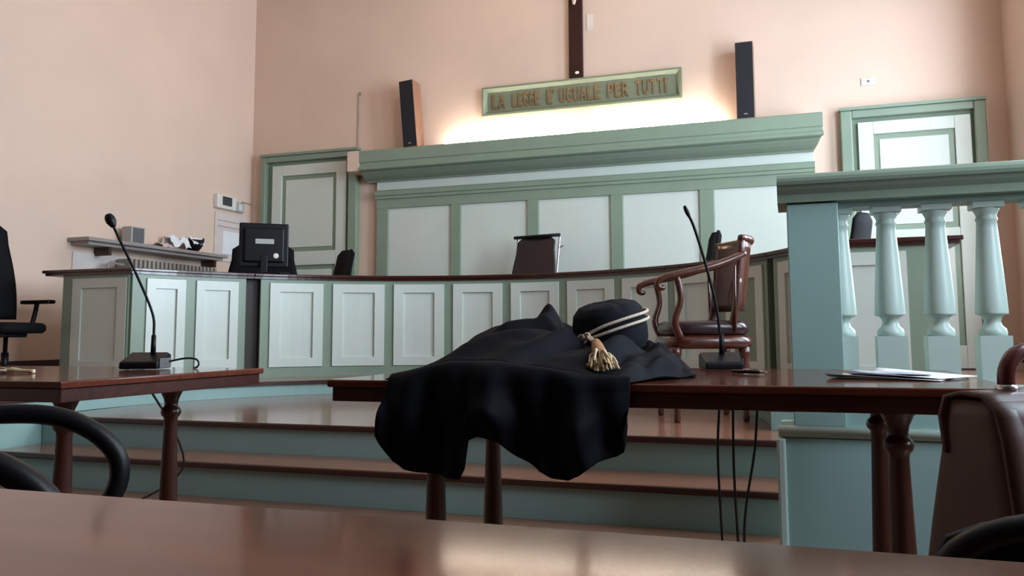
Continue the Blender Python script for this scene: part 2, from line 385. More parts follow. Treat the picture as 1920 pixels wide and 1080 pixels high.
def letter(ch, x, z, wd, ht, parent, material, y=9.573, depth=.014):
    cu = bpy.data.curves.new('letter', 'FONT'); cu.body = ch; cu.extrude = .08; cu.offset = .018; cu.resolution_u = 3
    ob = bpy.data.objects.new('tmp', cu); COL.objects.link(ob)
    bpy.context.view_layer.update()
    me = bpy.data.meshes.new_from_object(ob.evaluated_get(bpy.context.evaluated_depsgraph_get()))
    bpy.data.objects.remove(ob)
    xs = [v.co.x for v in me.vertices]; yy = [v.co.y for v in me.vertices]
    bx0, bx1, by0, by1 = min(xs), max(xs), min(yy), max(yy)
    off = Vector(parent_org[parent.name])
    for v in me.vertices:
        a = (v.co.x - bx0) / max(1e-6, bx1 - bx0); b = (v.co.y - by0) / max(1e-6, by1 - by0)
        v.co = Vector((x + a * wd, y - depth * .5 + (-1 if v.co.z > 0 else 1) * depth * .5, z + b * ht)) - off
    me.name = 'letter'; me.materials.clear(); me.materials.append(material)
    o = bpy.data.objects.new('letter', me); COL.objects.link(o); o.parent = parent
words = [('LA', -3.565, -3.395), ('LEGGE', -3.29, -2.93), ('E', -2.83, -2.765), ('UGUALE', -2.665, -2.14), ('PER', -2.05, -1.79), ('TUTTI', -1.70, -1.275)]
for wd_, xa, xb in words:
    n = len(wd_); step = (xb - xa + .016) / n
    for i, ch in enumerate(wd_):
        lw = (step - .016) * (.35 if ch == 'I' else 1); letter(ch, xa + i * step, 3.79, lw, .185, sg, BRONZE)
letter("'", -2.75, 3.92, .02, .055, sg, BRONZE)
# crucifix
CROSSM = mat('matte_dark_cross_wood', (.035, .011, .008), .65, .3, 5, spec=.2, stretch=(9, 9, 1))
cr = thing('crucifix', 'dark brown wooden crucifix rising above the motto sign', 'crucifix', (-2.445, 9.58, 4.09))
MB().box(-2.535, -2.36, 9.545, 9.598, 4.085, 6.05).build('upright', CROSSM, cr, bevel=.006)
MB().box(-3.05, -1.85, 9.540, 9.544, 5.60, 5.76).build('crossbar', CROSSM, cr)
MB().lathe([(0, .0), (.022, .004), (.028, .02), (.02, .03), (0, .034)], (-2.43, 9.54, 4.13), 10, cap=False).build('bracket_plate', WHITEP, cr)
MB().tube([(-2.45, 9.50, 5.02), (-2.452, 9.515, 5.08), (-2.45, 9.525, 5.16), (-2.44, 9.528, 5.3)], [.016, .03, .024, .03], 10).build('carved_feet', FLESH, cr)

# ------------------------------------------------------------------ doors
def door(n, X, z0, ztop, zleaf, zp1, zp0, zlow, label, handle):
    t = thing('door_%d' % n, label, None, ((X[0] + X[-1]) / 2, 9.58, z0), kind='structure')
    def casing(name, xa, xb, za, zb): MB().box(xa, xb, 9.50, 9.598, za, zb).build(name, GREEN, t, bevel=.012)
    casing('frame', X[0], X[1], z0, ztop); casing('frame', X[4], X[5], z0, ztop)
    MB().box(X[1], X[4], 9.505, 9.598, zleaf + .05, ztop).build('frame', GREEN, t, bevel=.01)
    MB().box(X[0] - .008, X[5] + .008, 9.485, 9.598, ztop, ztop + .035).build('frame_cap', GREEN, t)
    MB().box(X[1], X[4], 9.585, 9.598, z0, zleaf + .05).build('reveal', GREEN, t)
    xa, xb = X[2], X[3]; yl = 9.54; s_ = .155
    lf = MB()
    lf.box(xa, xa + s_, yl, 9.584, z0 + .01, zleaf).box(xb - s_, xb, yl, 9.584, z0 + .01, zleaf)
    lf.box(xa + s_, xb - s_, yl, 9.584, zp1, zleaf).box(xa + s_, xb - s_, yl, 9.584, zlow, zp0).box(xa + s_, xb - s_, yl, 9.584, z0 + .01, z0 + .25)
    leaf = lf.build('leaf', PALE, t, bevel=.006)
    for (a, b) in ((zp0, zp1), (z0 + .25, zlow)):
        MB().box(xa + s_, xb - s_, 9.566, 9.583, a, b).build('moulding', GREEN, leaf)
        MB().box(xa + s_ + .06, xb - s_ - .06, 9.556, 9.566, a + .06, b - .06).build('panel', PALE, leaf, bevel=.006)
    hx = xb - .07 if handle == 'r' else xa + .07
    h = MB(); h.tube([(hx, 9.54, 1.56), (hx, 9.49, 1.56), (hx - .13, 9.485, 1.56)], .013, 8); h.build('handle', CHROME, leaf)
    MB().box(hx - .025, hx + .025, 9.532, 9.539, 1.44, 1.66).build('handle_plate', CHROME, leaf)
door(1, (-7.03, -6.95, -6.86, -5.68, -5.63, -5.50), z3, 3.40, 3.27, 3.12, 2.05, 1.86, 'sage green framed pale panelled door in the left corner', 'r')
door(2, (.60, .72, .78, 1.90, 1.93, 2.045), z3, 3.36, 3.225, 3.085, 2.01, 1.88, 'sage green framed pale panelled door in the right corner', 'l')

# ------------------------------------------------------------------ small things on the walls
t = thing('wall_socket', 'small white socket plate high on the right of the back wall', 'socket', (.912, 9.6, 3.66))
MB().box(.84, .985, 9.588, 9.599, 3.655, 3.74).build('plate', WHITEP, t, bevel=.004)
MB().lathe([(.014, 0), (.014, .006)], (0, 0, 0), 10, False).xf(Matrix.Translation((.915, 9.588, 3.70)) @ Matrix.Rotation(radians(90), 4, 'X')).build('socket_hole', GREYP, t)
tag(MB().tube([(-5.535, 9.59, 3.42), (-5.532, 9.59, 3.8), (-5.53, 9.59, 4.15), (-5.52, 9.585, 4.20), (-5.50, 9.58, 4.22), (-5.49, 9.58, 4.20), (-5.50, 9.58, 4.18)], .008, 6).build('wall_cable', LINEP), 'thin pale cable ending in a hook above the left door', 'cable')
tag(MB().box(-2.31, -2.23, 9.594, 9.599, 4.69, 4.90).build('plaster_patch', mat('light_plaster_patch', (.74, .62, .55), .8)), 'faint pale plaster patch right of the crucifix', 'patch')
th = thing('wall_thermostat', 'cream wall thermostat with dark display on the left wall', 'thermostat', (-7.24, 9.02, 2.6))
MB().box(-7.239, -7.17, 8.80, 9.19, 2.60, 2.79).build('case', WHITEP, th, bevel=.01)
MB().box(-7.169, -7.166, 8.90, 9.09, 2.645, 2.765).build('display', SCREEN, th)
MB().box(-7.239, -7.19, 9.22, 9.38, 2.60, 2.74).build('switch_box', LGREY, th, bevel=.006)
MB().box(-7.189, -7.186, 9.26, 9.34, 2.63, 2.71).build('switch', WHITEP, th)
MB().tube([(-7.23, 9.38, 2.76), (-7.23, 9.5, 2.76), (-7.23, 9.59, 2.755)], .008, 6).build('cable', LINEP, th)
cv = thing('wall_hatch', 'white painted hatch panel below the thermostat', 'hatch', (-7.24, 9.15, 1.9))
MB().box(-7.239, -7.222, 8.83, 9.50, 1.9, 2.55).build('panel', mat('hatch_paint', (.68, .58, .53), .6), cv, bevel=.003)
for z in (2.44, 2.36): MB().box(-7.222, -7.218, 8.88, 9.48, z, z + .012).build('groove_strip', LINEP, cv)
tag(MB().box(-7.219, -7.216, 8.98, 9.33, 2.0, 2.31).build('notice_sheet', PAPER), 'white paper notice pinned on the hatch', 'paper')
sh = thing('wall_shelf', 'grey stone shelf over the radiator on the left wall', 'shelf', (-7.1, 7.6, 1.9))
MB().box(-7.239, -6.94, 6.55, 8.75, 1.905, 1.945).build('board', SHELFM, sh, bevel=.006)
MB().box(-7.239, -7.0, 6.60, 8.72, 1.87, 1.905).build('moulding', SHELFM, sh)
for y in (6.9, 8.6): MB().box(-7.239, -7.03, y, y + .04, 1.78, 1.87).build('bracket', NOSE, sh)
tag(MB().box(-7.239, -7.225, 6.62, 8.74, .70, 1.80).build('radiator_backboard', mat('niche_paint', (.66, .58, .54), .6)), 'pale board behind the radiator under the shelf', 'board')
rd = thing('radiator', 'cream column radiator under the grey wall shelf', 'radiator', (-7.1, 7.9, .7))
for k in range(22):
    y = 7.18 + k * .066
    MB().box(-7.20, -6.99, y, y + .04, .80, 1.77).build('fin', RADM, rd, bevel=.012)
MB().tube([(-7.095, 7.10, 1.70), (-7.095, 8.66, 1.70)], .018, 8).build('top_pipe', RADM, rd)
MB().tube([(-7.095, 7.10, .88), (-7.095, 8.66, .88)], .018, 8).build('bottom_pipe', RADM, rd)
MB().tube([(-7.095, 7.10, 1.70), (-7.095, 6.98, 1.70), (-7.095, 6.96, 1.55), (-7.095, 6.96, z3)], .014, 8).build('valve_pipe', RADM, rd)
sp = thing('desk_speaker', 'small grey box speaker on the wall shelf', 'speaker', (-7.08, 7.3, 1.945))
MB().box(-7.16, -7.02, 7.20, 7.40, 1.945, 2.14).build('case', LGREY, sp, bevel=.008)
MB().box(-7.019, -7.014, 7.22, 7.38, 1.96, 2.125).build('grille', GREYP, sp)
pb = thing('paper_pile', 'crumpled white paper sheets on the wall shelf', 'paper', (-7.08, 8.05, 1.945))
random.seed(3)
def crumple(c, sx, sy, h, seed):
    def fn(u, v):
        x = (u - .5) * sx; y = (v - .5) * sy
        z = h * (1 - (2 * u - 1) ** 2) * .6 + h * .6 * abs(noise.noise(Vector((u * 4 + seed, v * 4, seed))))
        return (c[0] + x, c[1] + y, c[2] + z)
    return MB().grid(fn, 10, 10, False)
crumple((-7.09, 7.98, 1.947), .2, .3, .20, 1.3).build('sheet', PAPER, pb, solid=.003)
crumple((-7.09, 7.78, 1.947), .18, .22, .07, 4.1).build('sheet', mat('pinkish_paper', (.62, .47, .42), .7), pb, solid=.003)
bt = thing('bicycle_helmet', 'black rimmed white helmet-like bowl on the wall shelf beside the papers', 'bowl', (-7.08, 8.28, 1.945))
def bowl(u, v):
    a = 2 * pi * u; r = .11 * sin(v * pi / 2) + .005; z = .03 + .15 * (1 - cos(v * pi / 2))
    return (-7.08 + r * .9 * cos(a), 8.28 + r * 1.15 * sin(a), 1.945 + z - .03 * 1 + .001 + .04 * max(0, sin(a)) * v)
MB().grid(bowl, 20, 8).build('shell', BLACK, bt, solid=.008)
crumple((-7.06, 8.26, 2.03), .16, .2, .12, 7.7).build('lining', PAPER, bt, solid=.003)
bt.name = 'black_bowl'; bt['label'] = 'small black bowl with white paper in it at the right of the wall shelf'

# ------------------------------------------------------------------ tables
LEGP = [(.055, 0), (.055, .02), (.048, .03), (.043, .08), (.027, .53), (.029, .545), (.038, .553), (.042, .565), (.037, .578), (.028, .585), (.027, .595), (.031, .612), (.044, .637), (.056, .645), (.058, .66)]
def table(name, label, x0, x1, y0, y1, legs, zt=.77, leg_prof=LEGP, pieces=None):
    t = thing(name, label, 'table', ((x0 + x1) / 2, (y0 + y1) / 2, 0))
    MB().box(x0, x1, y0, y1, zt - .022, zt).build('table_top', TOPW, t, bevel=.005)
    MB().box(x0 + .012, x1 - .012, y0 + .012, y1 - .012, zt - .063, zt - .022).build('apron', MAHO, t, bevel=.003)
    for (x, y) in legs:
        MB().lathe([(r * .92, z * (zt - .063) / .66) for r, z in leg_prof], (x, y, 0), 20).build('leg', MAHOY, t)
    return t
table('writing_table', 'long dark mahogany table with the black gown on it', -1.305, .50, 2.10, 3.10, [(-1.07, 2.36), (-1.07, 2.87), (.258, 2.36), (.258, 2.87)])
table('writing_table', 'mahogany table at the left with a gooseneck microphone', -4.2, -2.03, 1.84, 2.80, [(-2.325, 2.13), (-2.325, 2.62), (-3.9, 2.13), (-3.9, 2.62)])
table('writing_table', 'glossy reddish brown table nearest the viewer', -1.9, 1.3, -.38, .54, [(-1.7, -.2), (-1.7, .36), (1.1, -.2), (1.1, .36)])

# ------------------------------------------------------------------ balustrade of the witness stand
bl = thing('balustrade', 'pale blue-green balustrade with turned balusters and square post', 'balustrade', (1.0, 3.4, 0))
MB().box(-.05, XR, 3.30, 3.52, 0, .50).build('base_wall', TEAL, bl)
MB().box(-.068, -.035, 3.285, 3.54, 0, .50).build('corner_strip', BALW, bl, bevel=.008)
MB().tube([(-.06, 3.30, .525), (XR, 3.30, .525)], .022, 12).build('torus_moulding', BALW, bl)
MB().box(-.05, XR, 3.31, 3.52, .50, .545).build('plinth', TEAL, bl)
MB().box(.0, XR, 3.33, 3.50, .545, .70).build('plinth', TEAL, bl)
MB().box(-.002, .186, 3.30, 3.49, .545, 1.40).build('post', TEAL, bl, bevel=.004)
MB().box(.186, XR, 3.345, 3.47, 1.385, 1.41).build('rail_underside', TEAL, bl)
prof = [(3.55, 1.405), (3.285, 1.405), (3.283, 1.435), (3.262, 1.452), (3.255, 1.465), (3.238, 1.468), (3.232, 1.48), (3.232, 1.492), (3.242, 1.505), (3.262, 1.512), (3.55, 1.512)]
MB().extr(prof, 'x', -.035, XR).build('handrail', GREEN, bl)
BP = [(.047, .185), (.049, .195), (.046, .21), (.033, .222), (.028, .24), (.034, .255), (.044, .262), (.055, .264), (.0555, .27), (.053, .32), (.036, .585), (.034, .612), (.038, .616), (.038, .624), (.034, .63), (.036, .64), (.044, .655), (.048, .663)]
for k in range(12):
    x = .19 + .174 * k
    b_ = MB(); b_.lathe(BP, (x, 3.41, .70), 20)
    b_.box(x - .053, x + .053, 3.357, 3.463, .70, .885); b_.box(x - .052, x + .052, 3.358, 3.462, 1.362, 1.386)
    b_.build('baluster', BALW, bl)

# ------------------------------------------------------------------ office chairs (built facing local +Y)
def back_shape(w, z0, z1, y0, lean, curve, thick, taper=.85, rtop=.08, n=14):
    def fn(side):
        def g(u, v):
            z = z0 + (z1 - z0) * v
            hw = w / 2 * (taper + (1 - taper) * sin(pi * min(1, v * 1.1 + .15)))
            d = (z1 - z)
            if d < rtop: hw -= rtop - sqrt(max(0, rtop * rtop - (rtop - d) ** 2))
            x = (2 * u - 1) * hw
            y = y0 - lean * v + .05 * sin(v * pi * 1.3) * curve * 2 + curve * (2 * u - 1) ** 2 * .8
            return (x, y + side * thick * (1 - .55 * abs(2 * u - 1) ** 6) * (.5 if d > .01 else .2), z)
        return g
    mb = MB(); n1 = n
    f, b = fn(1), fn(-1)
    mb.grid(f, n, n1); mb.grid(b, n, n1)
    N = (n + 1) * (n1 + 1)
    ring = [i for i in range(n + 1)] + [j * (n + 1) + n for j in range(1, n1 + 1)] + [n1 * (n + 1) + i for i in range(n - 1, -1, -1)] + [j * (n + 1) for j in range(n1 - 1, 0, -1)]
    for a, c in zip(ring, ring[1:] + ring[:1]): mb.f.append((a, c, c + N, a + N)); mb.sm.append(True)
    return mb
def cushion(w, d, z0, z1, yc=0, n=12, r=.5):
    def rim(k):
        a = 2 * pi * k / 32; c, s_ = cos(a), sin(a); e = .45
        return (w / 2 * math.copysign(abs(c) ** e, c), d / 2 * math.copysign(abs(s_) ** e, s_))
    mb = MB(); vs = []; fs = []; h = z1 - z0
    lay = [(.90, z0), (.98, z0 + h * .2), (1, z0 + h * .5), (.97, z0 + h * .78), (.88, z0 + h * .95), (.6, z1), (.05, z1 + .004)]
    for (q, z) in lay:
        for k in range(32):
            x, y = rim(k); vs.append((x * q, y * q + yc, z))
    for j in range(len(lay) - 1):
        for k in range(32): fs.append((j * 32 + k, j * 32 + (k + 1) % 32, (j + 1) * 32 + (k + 1) % 32, (j + 1) * 32 + k))
    fs.append(tuple(range(31, -1, -1))); fs.append(tuple(range((len(lay) - 1) * 32, len(lay) * 32)))
    return mb.add(vs, fs, True)
def star_base(t, zs, m_=BLACK):
    for k in range(5):
        a = 2 * pi * k / 5 + .3
        MB().tube([(.03 * cos(a), .03 * sin(a), .11), (.18 * cos(a), .18 * sin(a), .095), (.29 * cos(a), .29 * sin(a), .065)], [.026, .022, .017], 8).build('foot', m_, t)
        MB().lathe([(.027, -.012), (.03, -.008), (.03, .008), (.027, .012)], (0, 0, 0), 12).xf(Matrix.Translation((.29 * cos(a), .29 * sin(a), .0305)) @ Matrix.Rotation(a, 4, 'Z') @ Matrix.Rotation(radians(90), 4, 'X')).build('castor', m_, t)
    MB().lathe([(.03, .08), (.03, .26), (.018, .26), (.018, zs)], (0, 0, 0), 14).build('gas_column', m_, t)
def office_chair(label, loc, rz, ztop, w=.50, seat=.48, backmat=BLACKF, arms=True, chrome=False, lean=.10, group='office chairs around the bench'):
    t = thing('office_chair', label, 'chair', loc, rz, group, world=False)
    star_base(t, seat - .07)
    cushion(.50, .50, seat - .075, seat + .02).build('seat', backmat, t)
    MB().box(-.11, .11, -.13, .12, seat - .11, seat - .07).build('mechanism', BLACK, t, bevel=.01)
    back_shape(w, seat + .05, ztop, -.24, lean, .045, .06 if not chrome else .035).build('backrest', backmat, t)
    MB().tube([(0, -.08, seat - .09), (0, -.27, seat - .08), (0, -.31, seat + .02), (0, -.30 - lean * .3, seat + .30)], .02, 8, flat=.6).build('back_bar', BLACK, t)
    if chrome:
        for s_ in (-1, 1):
            MB().tube([(s_ * (w / 2 - .012), -.285 - lean * v + .0045 * sin(v * 4) + .036, seat + .03 + (ztop - seat - .03) * v) for v in [i / 8 for i in range(9)]], .013, 8).build('side_rail', CHROME, t)
        MB().tube([(-w / 2 - .01, -.24 - lean + .036, ztop), (w / 2 + .01, -.24 - lean + .036, ztop)], .02, 10).build('top_bar', BLACK, t)
        MB().tube([(-w / 2 + .012, -.249 - lean * .82, ztop - .15), (-w / 2 - .05, -.245 - lean * .82, ztop - .13)], .008, 6).build('lever', GREYP, t)
    if arms:
        for s_ in (-1, 1):
            MB().tube([(s_ * .27, -.06, seat - .05), (s_ * .30, -.05, seat + .10), (s_ * .30, -.03, seat + .19)], .02, 8).build('arm_post', BLACK, t)
            MB().box(s_ * .30 - .04, s_ * .30 + .04, -.20, .16, seat + .19, seat + .225).build('arm_pad', BLACK, t, bevel=.012)
    return t
def face(dx, dy): return atan2(-dx, dy)
office_chair('black high-backed office chair at the far left beside the bench end', (-6.47, 5.28, z3), face(1, -.05), 1.42, .50, .50, BLACKF, lean=.16)
office_chair('wide black chair back directly behind the computer monitor', (-5.58, 7.62, z3), face(.55, -.8), 1.43, .80, .60, BLACKF, lean=.06)
office_chair('black chair turned sideways between the left door and panelling', (-5.26, 8.24, z3), face(-.5, -.8), 1.42, .46, .55, BLACKF, arms=False, lean=.16)
office_chair('dark brown leather chair with chrome rails behind the bench centre', (-2.92, 8.80, z4), face(-.22, -1), 1.36, .60, .50, BROWNL, arms=False, chrome=True, lean=.14)
office_chair('black chair turned sideways behind the wooden armchair', (-1.02, 8.30, z3), face(-.95, -.3), 1.43, .46, .55, BLACKF, arms=False, lean=.12)
office_chair('black chair back showing between the first two balusters', (.30, 7.20, z3), face(-.9, .35), 1.36, .46, .55, BLACKF, arms=False, lean=.10)
office_chair('black chair cut off by the right edge beyond the balusters', (1.27, 4.45, z2), face(-.2, 1), .66, .50, .45, BLACKF, arms=False, lean=.05)

# loop-arm chairs near the viewer
def loop_chair(label, loc, rz):
    t = thing('loop_arm_chair', label, 'chair', loc, rz, 'loop-armed chairs', world=False)
    star_base(t, .40)
    cushion(.48, .48, .38, .475).build('seat', BLACKF, t)
    MB().box(-.1, .1, -.12, .12, .355, .385).build('mechanism', BLACK, t, bevel=.01)
    back_shape(.46, .56, .90, -.25, .06, .04, .05, rtop=.1).build('backrest', BLACKF, t)
    MB().tube([(0, -.1, .37), (0, -.28, .38), (0, -.31, .46), (0, -.30, .68)], .02, 8, flat=.6).build('back_bar', BLACK, t)
    for s_ in (-1, 1):
        P = [(-.20, .50), (-.23, .58), (-.225, .66), (-.17, .725), (-.08, .748), (.02, .752), (.09, .742), (.15, .712), (.19, .668), (.198, .62), (.18, .572), (.145, .53), (.10, .475), (.05, .43), (.0, .405)]
        pts = []
        for i in range(len(P) - 1):
            for q in range(3):
                f_ = q / 3; p0, p1, p2, p3 = P[max(i - 1, 0)], P[i], P[i + 1], P[min(i + 2, len(P) - 1)]
                c = [.5 * (2 * p1[k] + (p2[k] - p0[k]) * f_ + (2 * p0[k] - 5 * p1[k] + 4 * p2[k] - p3[k]) * f_ ** 2 + (3 * p1[k] - p0[k] - 3 * p2[k] + p3[k]) * f_ ** 3) for k in (0, 1)]
                pts.append((s_ * .275, c[0], c[1]))
        MB().tube(pts, .019, 10).build('arm_loop', BLACK, t)
        MB().tube([(s_ * .275, -.20, .50), (s_ * .275, -.14, .43), (s_ * .275, .0, .405)], .016, 8).build('arm_strut', BLACK, t)
        MB().box(min(0, s_ * .275), max(0, s_ * .275), -.03, .03, .39, .40).build('arm_plate', BLACK, t)
    return t
loop_chair('black office chair with rounded loop arms at the lower left', (-1.275, .97, 0), face(.80, .60))
lc = thing('low_back_chair', 'low black chair holding the brown bag at the lower right', 'chair', (.40, 1.41, 0), face(.0, 1), world=False)
star_base(lc, .40)
cushion(.48, .52, .38, .472).build('seat', BLACKF, lc)
MB().box(-.1, .1, -.12, .12, .355, .385).build('mechanism', BLACK, lc, bevel=.01)
back_shape(.50, .40, .675, -.30, .03, .03, .04, rtop=.05, taper=.97).build('backrest', BLACKF, lc)
MB().tube([(.262 * math.copysign(abs(sin(a_)) ** .6, a_), -.33, .42 + .265 * max(0, cos(a_)) ** .38) for a_ in [(-1.5 + 3.0 * i / 24) for i in range(25)]], .016, 8).build('back_rim', BLACK, lc)
MB().tube([(0, -.1, .37), (0, -.33, .375), (0, -.37, .46), (0, -.36, .55)], .02, 8, flat=.6).build('back_bar', BLACK, lc)

# ------------------------------------------------------------------ antique wooden armchair on the platform
ac = thing('wooden_armchair', 'antique reddish wooden armchair with scrolled arms and dark leather seat', 'chair', (-.53, 5.15, z2), face(-.93, -.36), world=False)
for (x, y) in ((-.22, .22), (.22, .22), (-.20, -.20), (.20, -.20)):
    MB().lathe([(.016, 0), (.022, .02), (.018, .05), (.026, .18), (.03, .32), (.024, .36), (.034, .40), (.034, .44)], (x, y, 0), 14).build('leg', REDW, ac)
cushion(.54, .54, .43, .515).build('seat_rail', REDW, ac)
cushion(.51, .51, .512, .60).build('seat_cushion', OXB, ac)
def curvedback(u, v):
    a = (u - .5) * 1.9; R = .27; z = .66 + .43 * v
    return (R * sin(a) * (1 + .1 * v), .03 - R * cos(a) * 1.02 - .05 * v + .0, z)
MB().grid(curvedback, 18, 8).build('backrest', REDW, ac, solid=.035)
MB().tube([(.305 * sin(a), .03 - .30 * cos(a) - .035, 1.095) for a in [(-.95 + 1.9 * i / 16) for i in range(17)]], [.018 + .012 * sin(pi * i / 16) for i in range(17)], 10).build('crest_rail', REDW, ac)
for s_ in (-1, 1):
    MB().tube([(s_ * .23, -.12, .56), (s_ * .235, -.15, .70), (s_ * .235, -.165, .85)], .024, 8).build('back_post', REDW, ac)
    P = [(s_ * .265, -.20, 1.0), (s_ * .275, -.13, .965), (s_ * .285, -.02, .925), (s_ * .29, .10, .895), (s_ * .29, .22, .87), (s_ * .29, .30, .85), (s_ * .29, .335, .825), (s_ * .29, .33, .795), (s_ * .29, .305, .79), (s_ * .29, .30, .805)]
    MB().tube(P, [.022, .027, .028, .028, .027, .025, .024, .021, .018, .012], 10, flat=.85).build('arm', REDW, ac)
    MB().tube([(s_ * .255, .20, .50), (s_ * .275, .235, .60), (s_ * .285, .20, .72), (s_ * .29, .22, .86)], [.024, .022, .018, .022], 10).build('arm_support', REDW, ac)
    for q in range(3):
        y = .09 - .11 * q
        MB().tube([(s_ * .262, y, .53), (s_ * .283, y, .885 + .02 * q)], .008, 6).build('arm_spindle', REDW, ac) if q == 2 else None

# ------------------------------------------------------------------ gooseneck microphones
def mic(label, loc, rz, path, head, hl, base, neckr=.0055):
    t = thing('gooseneck_microphone', label, 'microphone', loc, rz, 'gooseneck microphones', world=False)
    bx, by, bh = base
    prof = [(-by / 2, 0), (by / 2, 0), (by / 2, bh), (by / 2 - .03, bh + .008), (-by / 2 + .01, bh * .55), (-by / 2, bh * .45)]
    MB().extr([(p[0], p[1] + .003) for p in prof], 'x', -bx / 2, bx / 2).build('base', BLACK, t, bevel=.006)
    MB().box(bx / 2, bx / 2 + .003, -by / 2 + .02, by / 2 - .01, .006, bh * .8).build('base_side', GREYP, t)
    MB().tube([path[0], (path[0][0], path[0][1], path[0][2] + .085)], [.0105, .009], 10).build('neck_socket', BLACK, t)
    pts = []
    for i in range(len(path) - 1):
        for q in range(6):
            f_ = q / 6; p0, p1, p2, p3 = [Vector(path[k]) for k in (max(i - 1, 0), i, i + 1, min(i + 2, len(path) - 1))]
            pts.append(.5 * (2 * p1 + (p2 - p0) * f_ + (2 * p0 - 5 * p1 + 4 * p2 - p3) * f_ ** 2 + (3 * p1 - p0 - 3 * p2 + p3) * f_ ** 3))
    pts.append(Vector(path[-1]))
    MB().tube(pts, neckr, 8).build('neck', BLACK, t)
    d = (Vector(path[-1]) - Vector(path[-2])).normalized(); e = Vector(path[-1])
    MB().tube([e + d * (hl * k) for k in (-.3, 0, .25, .6, .9, 1)], [head * q for q in (.45, .8, 1, .98, .7, .2)], 12).build('mic_head', BLACK, t)
    return t
mic('black gooseneck microphone with foam head on the left table', (-2.44, 2.60, .77), .32, [(0.02, .02, .05), (.02, .02, .14), (.012, .02, .22), (-.05, .02, .36), (-.13, .02, .515), (-.165, .02, .585)], .020, .045, (.15, .13, .055))
mic('slim black gooseneck microphone on the table beside the gown', (-.245, 3.0, .77), .32, [(0.01, .02, .045), (.005, .02, .13), (-.01, .02, .25), (-.045, .02, .40), (-.08, .02, .52), (-.098, .02, .562)], .0085, .04, (.135, .12, .05))
tag(MB().tube([(-2.352, 2.63, .80), (-2.30, 2.66, .812), (-2.265, 2.68, .808), (-2.25, 2.68, .79), (-2.26, 2.68, .776), (-2.29, 2.70, .774)], .004, 6).build('microphone_lead', CABLE), 'short black lead curling from the left microphone base', 'cable')
# hanging cables under the gown table
cabs = [[(-.25, 3.02, .70), (-.262, 2.98, .5), (-.256, 2.95, .3), (-.25, 2.95, .12), (-.245, 2.96, .02), (-.24, 3.0, .008)],
        [(-.205, 3.0, .70), (-.208, 2.97, .45), (-.20, 2.95, .2), (-.195, 2.95, .02), (-.19, 3.0, .008)],
        [(-.12, 3.0, .70), (-.135, 2.98, .5), (-.17, 2.96, .3), (-.178, 2.95, .16), (-.16, 2.95, .02), (-.14, 3.02, .008)]]
for p, l in zip(cabs, ('left', 'middle', 'right')):
    tag(MB().tube(p, .0045, 6).build('hanging_cable', CABLE), '%s of the three thin black cables hanging under the gown table' % l, 'cable', 'cables under the gown table')
tag(MB().tube([(-2.62, 2.80, .70), (-2.72, 3.1, .45), (-2.85, 3.3, .25), (-3.1, 3.35, .10), (-3.35, 3.3, .008)], .005, 6).build('floor_cable', CABLE), 'thin black cable slanting down behind the left table', 'cable')
# pen and papers
pe = thing('pen', 'dark pen lying on the table in front of the microphone', 'pen', (-.13, 2.68, .771))
MB().tube([(-.185, 2.70, .778), (-.10, 2.655, .778)], .0055, 8).build('barrel', BLACK, pe)
MB().tube([(-.10, 2.655, .778), (-.078, 2.643, .778)], [.005, .002], 8).build('tip', CHROME, pe)
def sheet(x, y, rot, z, sx=.21, sy=.297, curl=.012):
    M = Matrix.Translation((x, y, z)) @ Matrix.Rotation(rot, 4, 'Z')
    return MB().grid(lambda u, v: ((u - .5) * sx, (v - .5) * sy, curl * (abs(2 * u - 1) ** 3) * v + .001), 8, 8).xf(M)
pp = thing('paper_sheets', 'loose white printed sheets on the right of the gown table', 'paper', (.28, 2.55, .771))
sheet(.26, 2.52, 1.25, .771).build('sheet', PAPER, pp, solid=.001)
sheet(.31, 2.57, .95, .775, curl=.015).build('sheet', PAPER, pp, solid=.001)
sheet(.27, 2.60, 1.5, .779, .15, .21, .006).build('sheet', mat('printed_paper', (.72, .74, .80), .6, .3, 18, col2=(.25, .28, .38)), pp, solid=.001)

# ------------------------------------------------------------------ computer monitor on the bench
mo = thing('computer_monitor', 'black computer monitor seen from behind on the bench', 'monitor', (-5.07, 6.94, 1.49), face(-.62, .78) + pi * 0, world=False)
MB().box(-.24, .24, -.02, .02, .10, .55).build('screen_case', BLACK, mo, bevel=.012)
MB().box(-.195, .195, -.055, -.021, .15, .50).build('rear_housing', BLACK, mo, bevel=.015)
MB().box(-.085, .095, -.0575, -.0555, .335, .385).build('label_sticker', LGREY, mo)
MB().lathe([(.028, 0), (.028, .004), (.02, .006)], (0, 0, 0), 14).xf(Matrix.Translation((.115, -.056, .215)) @ Matrix.Rotation(radians(90), 4, 'X')).build('white_button', WHITEP, mo)
MB().box(-.035, .035, -.06, -.03, .01, .22).build('stand_neck', BLACK, mo, bevel=.006)
MB().lathe([(.13, .0), (.13, .008), (.10, .016), (.03, .02)], (0, -.03, 0), 20).build('stand_foot', BLACK, mo)
MB().box(-.22, .22, .0205, .022, .125, .525).build('display', SCREEN, mo)
tag(MB().box(-4.95, -4.65, 6.62, 6.80, 1.49, 1.512).xf(Matrix.Identity(4)).build('keyboard_case', BLACK, bevel=.004), 'flat black case on the bench beside the monitor', 'case')

